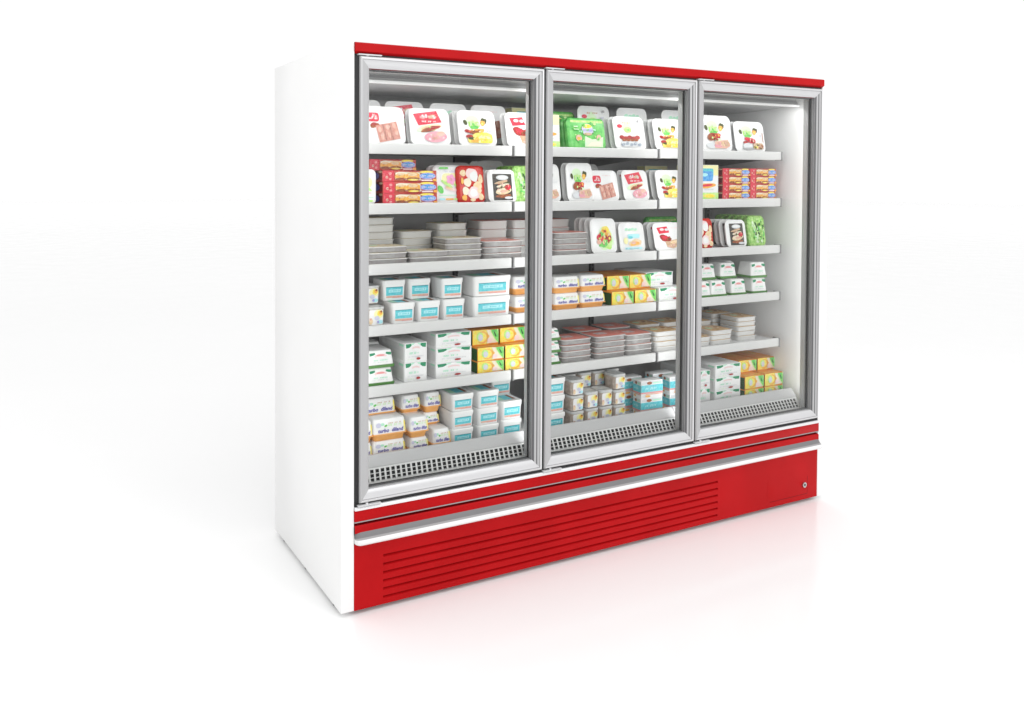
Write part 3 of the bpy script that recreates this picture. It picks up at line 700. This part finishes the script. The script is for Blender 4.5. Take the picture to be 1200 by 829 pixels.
# ---- placing
TOPZ = [z - .006 for z in TOPS] + [.478]
SHELF = ['top shelf', 'second shelf', 'third shelf', 'fourth shelf', 'fifth shelf', 'bottom deck']
DOORS = ['left door', 'middle door', 'right door']
INFO = {  # kind: (object name, category, description, group)
 'A1': ('meat_pack', 'meat pack', 'white meat pack with pink sausage slices', 'white packs standing on edge'),
 'A2': ('meat_pack', 'meat pack', 'white meat pack with pink ham', 'white packs standing on edge'),
 'A3': ('cheese_pack', 'food pack', 'white pack with yellow cheese picture', 'white packs standing on edge'),
 'A3b': ('cheese_pack', 'food pack', 'white pack with red meat picture', 'white packs standing on edge'),
 'A4': ('meat_pack', 'meat pack', 'white pack with tan meat slices', 'white packs standing on edge'),
 'A5': ('berry_pack', 'food pack', 'white pack with dark red cherries', 'white packs standing on edge'),
 'A6': ('fish_pack', 'food pack', 'white pack with salmon slices', 'white packs standing on edge'),
 'A6b': ('salad_pack', 'food pack', 'white pack with round salad picture', 'white packs standing on edge'),
 'A7': ('snack_pack', 'food pack', 'white pack with pale turquoise lettering', 'white packs standing on edge'),
 'green_pouch': ('frozen_pouch', 'food pouch', 'bright green pouch with oval emblem', 'bright green pouches'),
 'spot_pouch': ('meat_pouch', 'food pouch', 'red pouch with pink and cream spots', 'red spotted pouches'),
 'bean_pouch': ('vegetable_pouch', 'food pouch', 'leafy green vegetable pouch', 'leafy green pouches'),
 'flower_pouch': ('flower_pouch', 'food pouch', 'white pouch with pink flower', 'white flower pouches'),
 'black_pack': ('sandwich_pack', 'food pack', 'white tray with black sandwich label', 'white trays with black labels'),
 'carton': ('carton', 'carton', 'pale yellow carton with blue square', 'pale cartons with blue squares'),
 'red_box': ('burger_box', 'food box', 'long red box with burgers', 'long red burger boxes'),
 'cheese_box': ('cheese_box', 'cheese box', 'wide white box with green corners', 'white boxes with green corners'),
 'cheese_box_small': ('cheese_box', 'cheese box', 'narrow white box with green corners', 'white boxes with green corners'),
 'yellow_box': ('butter_box', 'food box', 'yellow orange box with green leaf', 'yellow and orange boxes'),
 'striped_box': ('striped_box', 'food box', 'white box with blue stripes', 'white boxes with blue stripes'),
 'tray_cream': ('food_tray', 'food tray', 'clear tray with cream film', 'flat clear trays in stacks'),
 'tray_tall': ('food_tray', 'food tray', 'pale tray with cream film', 'flat clear trays in stacks'),
 'tray_red': ('food_tray', 'food tray', 'clear tray with red film', 'flat clear trays in stacks'),
 'tray_red_tall': ('food_tray', 'food tray', 'pale tray with red film', 'flat clear trays in stacks'),
 'tray_mixed': ('food_tray', 'food tray', 'clear tray with brown printed film', 'flat clear trays in stacks'),
 'tub': ('margarine_tub', 'tub', 'white tub with cyan label', 'white tubs with cyan labels'),
 'tub_wide': ('margarine_tub', 'tub', 'wide white tub with cyan label', 'white tubs with cyan labels'),
 'tub_deck': ('margarine_tub', 'tub', 'white tub with cyan label', 'white tubs with cyan labels'),
 'butter_tub': ('butter_tub', 'tub', 'white tub on orange base', 'white tubs on orange bases'),
 'butter_tub_deck': ('butter_tub', 'tub', 'wide white tub on orange base', 'white tubs on orange bases'),
 'butter_small': ('butter_tub', 'tub', 'narrow white tub on orange base', 'white tubs on orange bases'),
 'green_tub': ('cheese_tub', 'tub', 'white tub on green base', 'white tubs on green bases'),
 'green_tub_flat': ('cheese_tub', 'tub', 'low white tub on green base', 'white tubs on green bases'),
 'green_tub_big': ('cheese_tub', 'tub', 'big white tub on green base', 'white tubs on green bases'),
 'cup': ('dessert_cup', 'cup', 'small cup with yellow flower print', 'small printed cups'),
 'cup_tall': ('dessert_cup', 'cup', 'tall cup with yellow flower print', 'small printed cups'),
}
def place(k, x, sh, door, rel, y=.2, dz=0.0, tilt=0, rz=0, s=(1, 1, 1)):
    name, cat, desc, group = INFO[k]
    z = TOPZ[sh] + dz
    if sh == 5:                       # the deck row stands a little nearer the doors
        x -= .03 * (x + 1.136) / 2.59; y -= .03
    parts = KINDS[k]
    loc = (x, y, z + .0004)
    if parts[0][0] is None: o = link(name, parts[0][1])
    else:
        o = empty(name)
        for pn, me in parts: link(pn, me, o)
    o.location = loc; o.rotation_euler = (R(-tilt), 0, R(rz)); o.scale = s
    tag(o, f'{desc}, {rel}, {SHELF[sh]}, {DOORS[door]}', cat, group)
    return o
ORD = ['', 'second', 'third', 'fourth', 'fifth', 'sixth', 'seventh']
def row(k, x, sh, door, rel, n=3, dy=.031, tilt=11, y=.2, rz=0, s=(1, 1, 1), dz=0.0, jx=.004):
    for i in range(n):
        place(k, x + random.uniform(-jx, jx) * (i > 0), sh, door, f'front of {rel}' if i == 0 else f'{ORD[i]} deep in {rel}', y + i * dy, dz, tilt + random.uniform(-.8, .8) * (i > 0), rz + random.uniform(-1, 1), s)
def stack(k, x, sh, door, rel, n, h, y=.2, dz=0.0, s=(1, 1, 1), j=.0025, rz=0):
    for i in range(n):
        fromtop = n - 1 - i
        p = 'topmost of' if fromtop == 0 else ('bottom of' if i == 0 else f'{ORD[fromtop]} down in')
        place(k, x + random.uniform(-j, j), sh, door, f'{p} {rel}' if n > 1 else rel, y + random.uniform(-j, j) * (i > 0), dz + i * h, 0, rz + random.uniform(-.8, .8), s)

# --- top shelf
row('A1', .232, 0, 0, 'leftmost row', 2); row('A2', .440, 0, 0, 'second row', 2); row('A3', .666, 0, 0, 'third row', 3); row('A4', .905, 0, 0, 'row over joint', 2)
for k, x, rel in (('A1', .188, 'behind the leftmost'), ('A2', .390, 'behind ham pack'), ('A7', .604, 'behind cheese pack'), ('A1', .809, 'behind tan slices')):
    place(k, x, 0, 0, rel, .325, .022, 5, 0, (1, 1, 1.08))
place('carton', 1.105, 0, 0, 'at the back right', .46, .03)
place('carton', 1.010, 0, 1, 'leftmost', .2, 0, 3, 0, (1, 1, .86))
row('green_pouch', 1.250, 0, 1, 'pouch row', 3, .036, 9); place('green_pouch', 1.215, 0, 1, 'standing at back left', .36, .04, 4)
row('A5', 1.500, 0, 1, 'cherry row', 3, .03, s=(1, 1, 1.02)); row('A3', 1.742, 0, 1, 'row over joint', 3)
for k, x, rel in (('A5', 1.400, 'behind green pouch'), ('A7', 1.637, 'behind front cherries'), ('A7', 1.925, 'behind yellow cheese')):
    place(k, x, 0, 1, rel, .325, .042, 5, 0, (1.03, 1, 1.08))
row('A6', 2.048, 0, 2, 'left row', 2, s=(1.14, 1, 1.16), tilt=7); row('A3b', 2.288, 0, 2, 'right row', 2, s=(1.16, 1, 1.02), tilt=9)
# --- second shelf
stack('red_box', .340, 1, 0, 'front stack', 3, .0447, .2); place('red_box', .290, 1, 0, 'set back on stack', .25, .1345, s=(.86, 1, 1))
place('flower_pouch', .120, 1, 0, 'left of burger boxes', .188, 0, 0, 0, (.9, .8, .86))
row('flower_pouch', .540, 1, 0, 'flower row', 2, .034, 7, .215); row('spot_pouch', .637, 1, 0, 'spotted row', 3, .034, 7); row('black_pack', .790, 1, 0, 'sandwich row', 3, .03, 8)
row('bean_pouch', .918, 1, 0, 'leafy row', 4, .034, 7)
place('A7', .700, 1, 0, 'lying back in shade', .44, .02, 3, 0, (1, 1, 1)); place('A1', .880, 1, 0, 'standing back in shade', .44, .03, 3)
row('A6', 1.020, 1, 1, 'leftmost row', 2, .03, 8, s=(.85, 1, 1.08)); row('A6', 1.208, 1, 1, 'second row', 2, .03, 7, s=(.80, 1, 1.12), rz=0); row('A1', 1.352, 1, 1, 'sausage row', 3, s=(.86, 1, .92)); row('A2', 1.538, 1, 1, 'ham row', 2, s=(.82, 1, .94))
row('A3', 1.752, 1, 1, 'row over joint', 3, s=(.90, 1, .95))
place('A7', 1.45, 1, 1, 'standing back in shade', .45, .02, 3); place('carton', 1.93, 1, 1, 'standing back right', .46, .0)
row('carton', 1.978, 1, 2, 'carton row', 2, .06, 0)
for i, (x, rel) in enumerate(((2.180, 'left stack'), (2.372, 'right stack'))): stack('red_box', x, 1, 2, rel, 4, .0387, .2, 0, (.755, .9, .865), .001)
# --- third shelf
stack('tray_cream', .245, 2, 0, 'front leftmost stack', 3, .0237); stack('tray_cream', .435, 2, 0, 'second front stack', 2, .0237, s=(1.04, 1, 1)); stack('tray_cream', .600, 2, 0, 'third front stack', 4, .0237)
stack('tray_red', .796, 2, 0, 'front joint stack', 3, .0256, s=(1.16, 1, 1))
for k, x, n, h, rel, s in (('tray_tall', .262, 6, .0297, 'back leftmost stack', 1), ('tray_tall', .452, 4, .0297, 'second back stack', .96), ('tray_tall', .628, 5, .0297, 'third back stack', .94), ('tray_red_tall', .840, 4, .0387, 'back joint stack', .94), ('tray_red_tall', 1.018, 4, .0387, 'back right stack', .94)):
    stack(k, x, 2, 0, rel, n, h, .33, 0, (s, 1, 1))
stack('tray_red', 1.162, 2, 1, 'front stack', 4, .0256, s=(1.06, 1, 1)); stack('tray_red_tall', 1.190, 2, 1, 'back stack', 4, .0387, .33)
row('A6b', 1.345, 2, 1, 'salad row', 4, .033, 8, rz=-8, s=(.80, 1, 1)); row('A7', 1.516, 2, 1, 'turquoise row', 3, .03, 9, s=(.82, 1, .89)); row('A4', 1.745, 2, 1, 'row over joint', 3, .03, 11, s=(1.0, 1, .86))
place('green_pouch', 1.935, 2, 1, 'far back right', .42, .005)
row('spot_pouch', 1.972, 2, 2, 'spotted row', 3, .034, 6, s=(1, 1, .94)); row('black_pack', 2.196, 2, 2, 'sandwich row', 4, .032, 8, s=(.96, 1, .96)); row('bean_pouch', 2.350, 2, 2, 'leafy row', 6, .034, 7, s=(.9, 1, .97))
# --- fourth shelf
place('cup_tall', .192, 3, 0, 'lower of left pair', .2, 0); place('cup_tall', .199, 3, 0, 'upper of left pair', .255, .076)
for i, (x, rel) in enumerate(((.315, 'first'), (.433, 'second'), (.551, 'third'))): place('tub', x, 3, 0, f'lower {rel} from left', .2, 0, rz=random.uniform(-1, 1))
for x, y, rel in ((.303, .255, 'first'), (.422, .255, 'second'), (.552, .215, 'third')):
    place('tub', x, 3, 0, f'upper {rel} from left', y, .0842)
    if y > .24: place('tub', x + .03, 3, 0, f'under upper {rel} from left', .31, 0)
place('tub_wide', .737, 3, 0, 'lower of wide pair', .2, 0); place('tub_wide', .739, 3, 0, 'upper of wide pair', .2, .085)
place('butter_tub', .948, 3, 0, 'lower at right edge', .215, 0, s=(1.1, 1, .95)); place('butter_tub', .968, 3, 0, 'upper at right edge', .255, .070, s=(1.1, 1, 1.1))
for x, rel in ((1.135, 'left pair'), (1.281, 'second pair')):
    stack('butter_tub', x, 3, 1, rel, 2, .073, .2, 0, (.955, 1, 1), .001)
for x, rel in ((1.452, 'lower left'), (1.590, 'lower right')): place('yellow_box', x, 3, 1, rel, .2, 0, s=(.975, 1, .95))
for x, rel in ((1.463, 'upper left'), (1.599, 'upper right')): place('yellow_box', x, 3, 1, rel, .24, .063, s=(1, 1, 1))
place('cheese_box', 1.760, 3, 1, 'lower', .2, 0, s=(1, 1, 1.08)); place('cheese_box', 1.720, 3, 1, 'upper', .24, .066, s=(1.02, 1, 1.12))
for x, rel in ((1.965, 'lower leftmost'), (2.072, 'lower second'), (2.210, 'lower third'), (2.359, 'lower rightmost')): place('green_tub', x, 3, 2, rel, .2, 0, rz=-3, s=(.98, 1, 1))
for x, y, rel in ((2.041, .24, 'upper leftmost'), (2.187, .24, 'upper second'), (2.352, .2, 'upper rightmost')): place('green_tub', x, 3, 2, rel, y, .079, rz=-3, s=(1.04, 1, 1))
place('green_tub', 2.252, 3, 2, 'upper, set back third', .30, .079); place('green_tub', 2.245, 3, 2, 'lower, set back third', .31, 0)
# --- fifth shelf
stack('green_tub_big', .212, 4, 0, 'leftmost pair', 2, .0695, .2, 0, (1, 1, 1), .001); stack('green_tub_big', .235, 4, 0, 'pair behind leftmost', 2, .0695, .345, 0, (1, 1, 1), .001)
stack('cheese_box_small', .369, 4, 0, 'narrow pair', 2, .078, .2, 0, (1, 1, 1), .001); stack('cheese_box', .548, 4, 0, 'wide stack', 3, .0612, .2, 0, (1, 1, 1), .001)
for x, p in ((.729, 'left'), (.869, 'right')):
    place('yellow_box', x, 4, 0, f'bottom {p}', .2, 0, s=(1, 1, .76)); place('yellow_box', x, 4, 0, f'middle {p}', .2, .0505, s=(1, 1, .86)); place('yellow_box', x + .002, 4, 0, f'top {p}', .24, .1075)
stack('green_tub_flat', 1.047, 4, 1, 'leftmost stack', 3, .0528)
for k, x, n, h, y, rel, s in (('tray_red', 1.197, 4, .0256, .2, 'first front stack', .95), ('tray_red', 1.389, 4, .0256, .2, 'second front stack', 1.04), ('tray_red', 1.560, 4, .0235, .2, 'third front stack', .93), ('tray_mixed', 1.745, 4, .0237, .2, 'front joint stack', 1.06),
                              ('tray_red', 1.382, 4, .0256, .33, 'first back stack', .9), ('tray_red', 1.566, 4, .0256, .33, 'second back stack', .86), ('tray_mixed', 1.760, 4, .0262, .33, 'back joint stack', .96), ('tray_mixed', 1.93, 4, .0262, .33, 'back right stack', .96)):
    stack(k, x, 4, 1, rel, n, h, y, 0, (s, 1, 1))
for x, n, y, rel, s in ((1.955, 2, .2, 'front left stack', .85), (2.103, 3, .2, 'front second stack', .92), (2.303, 5, .22, 'right stack', .86), (2.100, 4, .32, 'back stack', .96), (2.285, 5, .345, 'stack behind right', .9)):
    stack('tray_mixed', x, 4, 2, rel, n, .0237, y, 0, (s, 1, 1))
# --- bottom deck
for x, sx, rel in ((.118, .78, 'leftmost pair'), (.2525, .98, 'front pair')):
    place('butter_tub_deck', x, 5, 0, f'lower of {rel}', .2, 0, s=(sx, 1, .79)); place('butter_tub_deck', x + .001, 5, 0, f'upper of {rel}', .2, .0682, s=(sx, 1, 1))
place('butter_small', .388, 5, 0, 'lower of front pair', .2, 0, s=(1, 1, .745)); place('butter_small', .387, 5, 0, 'upper of front pair', .2, .0613)
place('butter_small', .493, 5, 0, 'single at front', .2, 0)
for x, k, rel in ((.239, 'butter_tub_deck', 'under back pair top'), (.387, 'butter_small', 'back left, under topmost')):
    place(k, x, 5, 0, rel, .31, 0, s=(1, 1, 1.2))
place('butter_tub_deck', .239, 5, 0, 'back, top of pair', .265, .1317); place('butter_small', .387, 5, 0, 'back left, topmost', .265, .1317); place('butter_small', .491, 5, 0, 'back right, topmost', .265, .1312, s=(.92, 1, 1))
place('butter_small', .483, 5, 0, 'back right, middle', .265, .0717, s=(.9, 1, .72)); place('butter_small', .490, 5, 0, 'back right, bottom', .33, 0, s=(.9, 1, .86))
for x, y, n, rel in ((.595, .2, 3, 'left stack'), (.7225, .2, 3, 'middle stack')):
    stack('tub_deck', x, 5, 0, rel, n, .0712, y, 0, (1.02, 1, 1.024), .001)
stack('tub_deck', .8425, 5, 0, 'right stack', 2, .0785, .2, 0, (1.02, 1, 1.128), .001); stack('tub_deck', .885, 5, 0, 'stack behind right', 3, .0712, .33, 0, (1.02, 1, 1.024), .001)
stack('tub_deck', 1.068, 5, 1, 'leftmost stack', 3, .076, .2, 0, (1.2, 1, 1.09), .001)
for i, (x, n, rel) in enumerate(((1.2015, 3, 'first front column'), (1.2835, 2, 'second front column'), (1.3665, 2, 'third front column'), (1.446, 3, 'fourth front column'))):
    stack('cup', x, 5, 1, rel, n, .0698 if n == 3 else .0735, .2, 0, (1, 1, 1.17 if n == 3 else 1.23), .001)
for i, (x, n, rel) in enumerate(((1.232, 3, 'first back column'), (1.3235, 3, 'second back column'), (1.405, 3, 'third back column'), (1.49, 3, 'fourth back column'))):
    stack('cup', x, 5, 1, rel, n, .0698, .285, 0, (1, 1, 1.17), .001)
stack('striped_box', 1.636, 5, 1, 'front pair', 2, .0805, .2, 0, (1, 1, 1.14), .001, rz=-3); stack('striped_box', 1.822, 5, 1, 'right pair', 2, .0805, .2, 0, (1.05, 1, 1.14), .001, rz=-3)
stack('striped_box', 1.592, 5, 1, 'pair behind front', 2, .0805, .28, 0, (1, 1, 1.14), .001); stack('striped_box', 1.795, 5, 1, 'pair behind right', 2, .0805, .28, 0, (1.05, 1, 1.14), .001)
stack('cheese_box', 2.140, 5, 2, 'front stack', 3, .0632, .2, 0, (1.02, 1, 1.04), .001); stack('cheese_box_small', 1.975, 5, 2, 'leftmost pair', 2, .0865, .2, 0, (.8, 1, 1.11), .001)
for x, p in ((2.326, 'left'), (2.470, 'right')):
    place('yellow_box', x, 5, 2, f'bottom {p}', .2, 0, s=(1, 1, .72)); place('yellow_box', x, 5, 2, f'middle {p}', .2, .0479, s=(1, 1, .99))
for x, p in ((2.356, 'left'), (2.494, 'right')):
    place('yellow_box', x, 5, 2, f'topmost {p}', .26, .1136, s=(.95, 1, .94)); place('yellow_box', x, 5, 2, f'under topmost {p}', .385, 0, s=(.95, .5, 1.7))

# ================================================================== camera and light
cam = bpy.data.cameras.new('camera'); co = bpy.data.objects.new('camera', cam); COL.objects.link(co)
co.location = (-1.13579, -2.38987, 1.5606)
co.rotation_euler = (math.pi / 2 - .02109, 0, -.40063)
cam.sensor_width = 36; cam.lens = 873.13 / 1200 * 36
cam.shift_x = (600 - 377.54) / 1200; cam.shift_y = (230.8 - 414.5) / 1200
cam.clip_start = .05; cam.clip_end = 400
SC.camera = co

w = bpy.data.worlds.new('World'); SC.world = w; w.use_nodes = True
bg = w.node_tree.nodes['Background']; bg.inputs[0].default_value = (1, 1, 1, 1); bg.inputs[1].default_value = 1.02
def area(name, loc, target, size, power, sy=None):
    l = bpy.data.lights.new(name, 'AREA'); l.energy = power; l.shape = 'RECTANGLE'; l.size = size; l.size_y = sy or size
    o = bpy.data.objects.new(name, l); COL.objects.link(o); o.location = loc
    o.rotation_euler = (Vector(target) - Vector(loc)).to_track_quat('-Z', 'Y').to_euler()
    return o
area('softbox_key', (3.0, -6.4, 3.0), (1.3, .2, 1.0), 3.0, 100)
area('softbox_side', (-6.0, -.6, 3.4), (0, .35, .9), 3.0, 25)
area('softbox_overhead', (.6, -1.9, 4.6), (.6, -1.8, 0), 8.0, 80, 3.4)
area('canopy_light', (W / 2, .105, 1.925), (W / 2, .30, 1.2), 2.44, 1.9, .02)
for x in SEAM:                            # upright lamps on the inner side of the mullions
    area('mullion_light', (min(max(x, .03), W - .03), .07, 1.22), (min(max(x, .03), W - .03), .5, 1.22), .03, .42 if x > 2 else .95, 1.45)

SC.view_settings.view_transform = 'Standard'; SC.view_settings.look = 'None'
SC.view_settings.exposure = 0; SC.view_settings.gamma = 1
SC.render.engine = 'CYCLES'
SC.cycles.transparent_max_bounces = 16
SC.cycles.max_bounces = 10
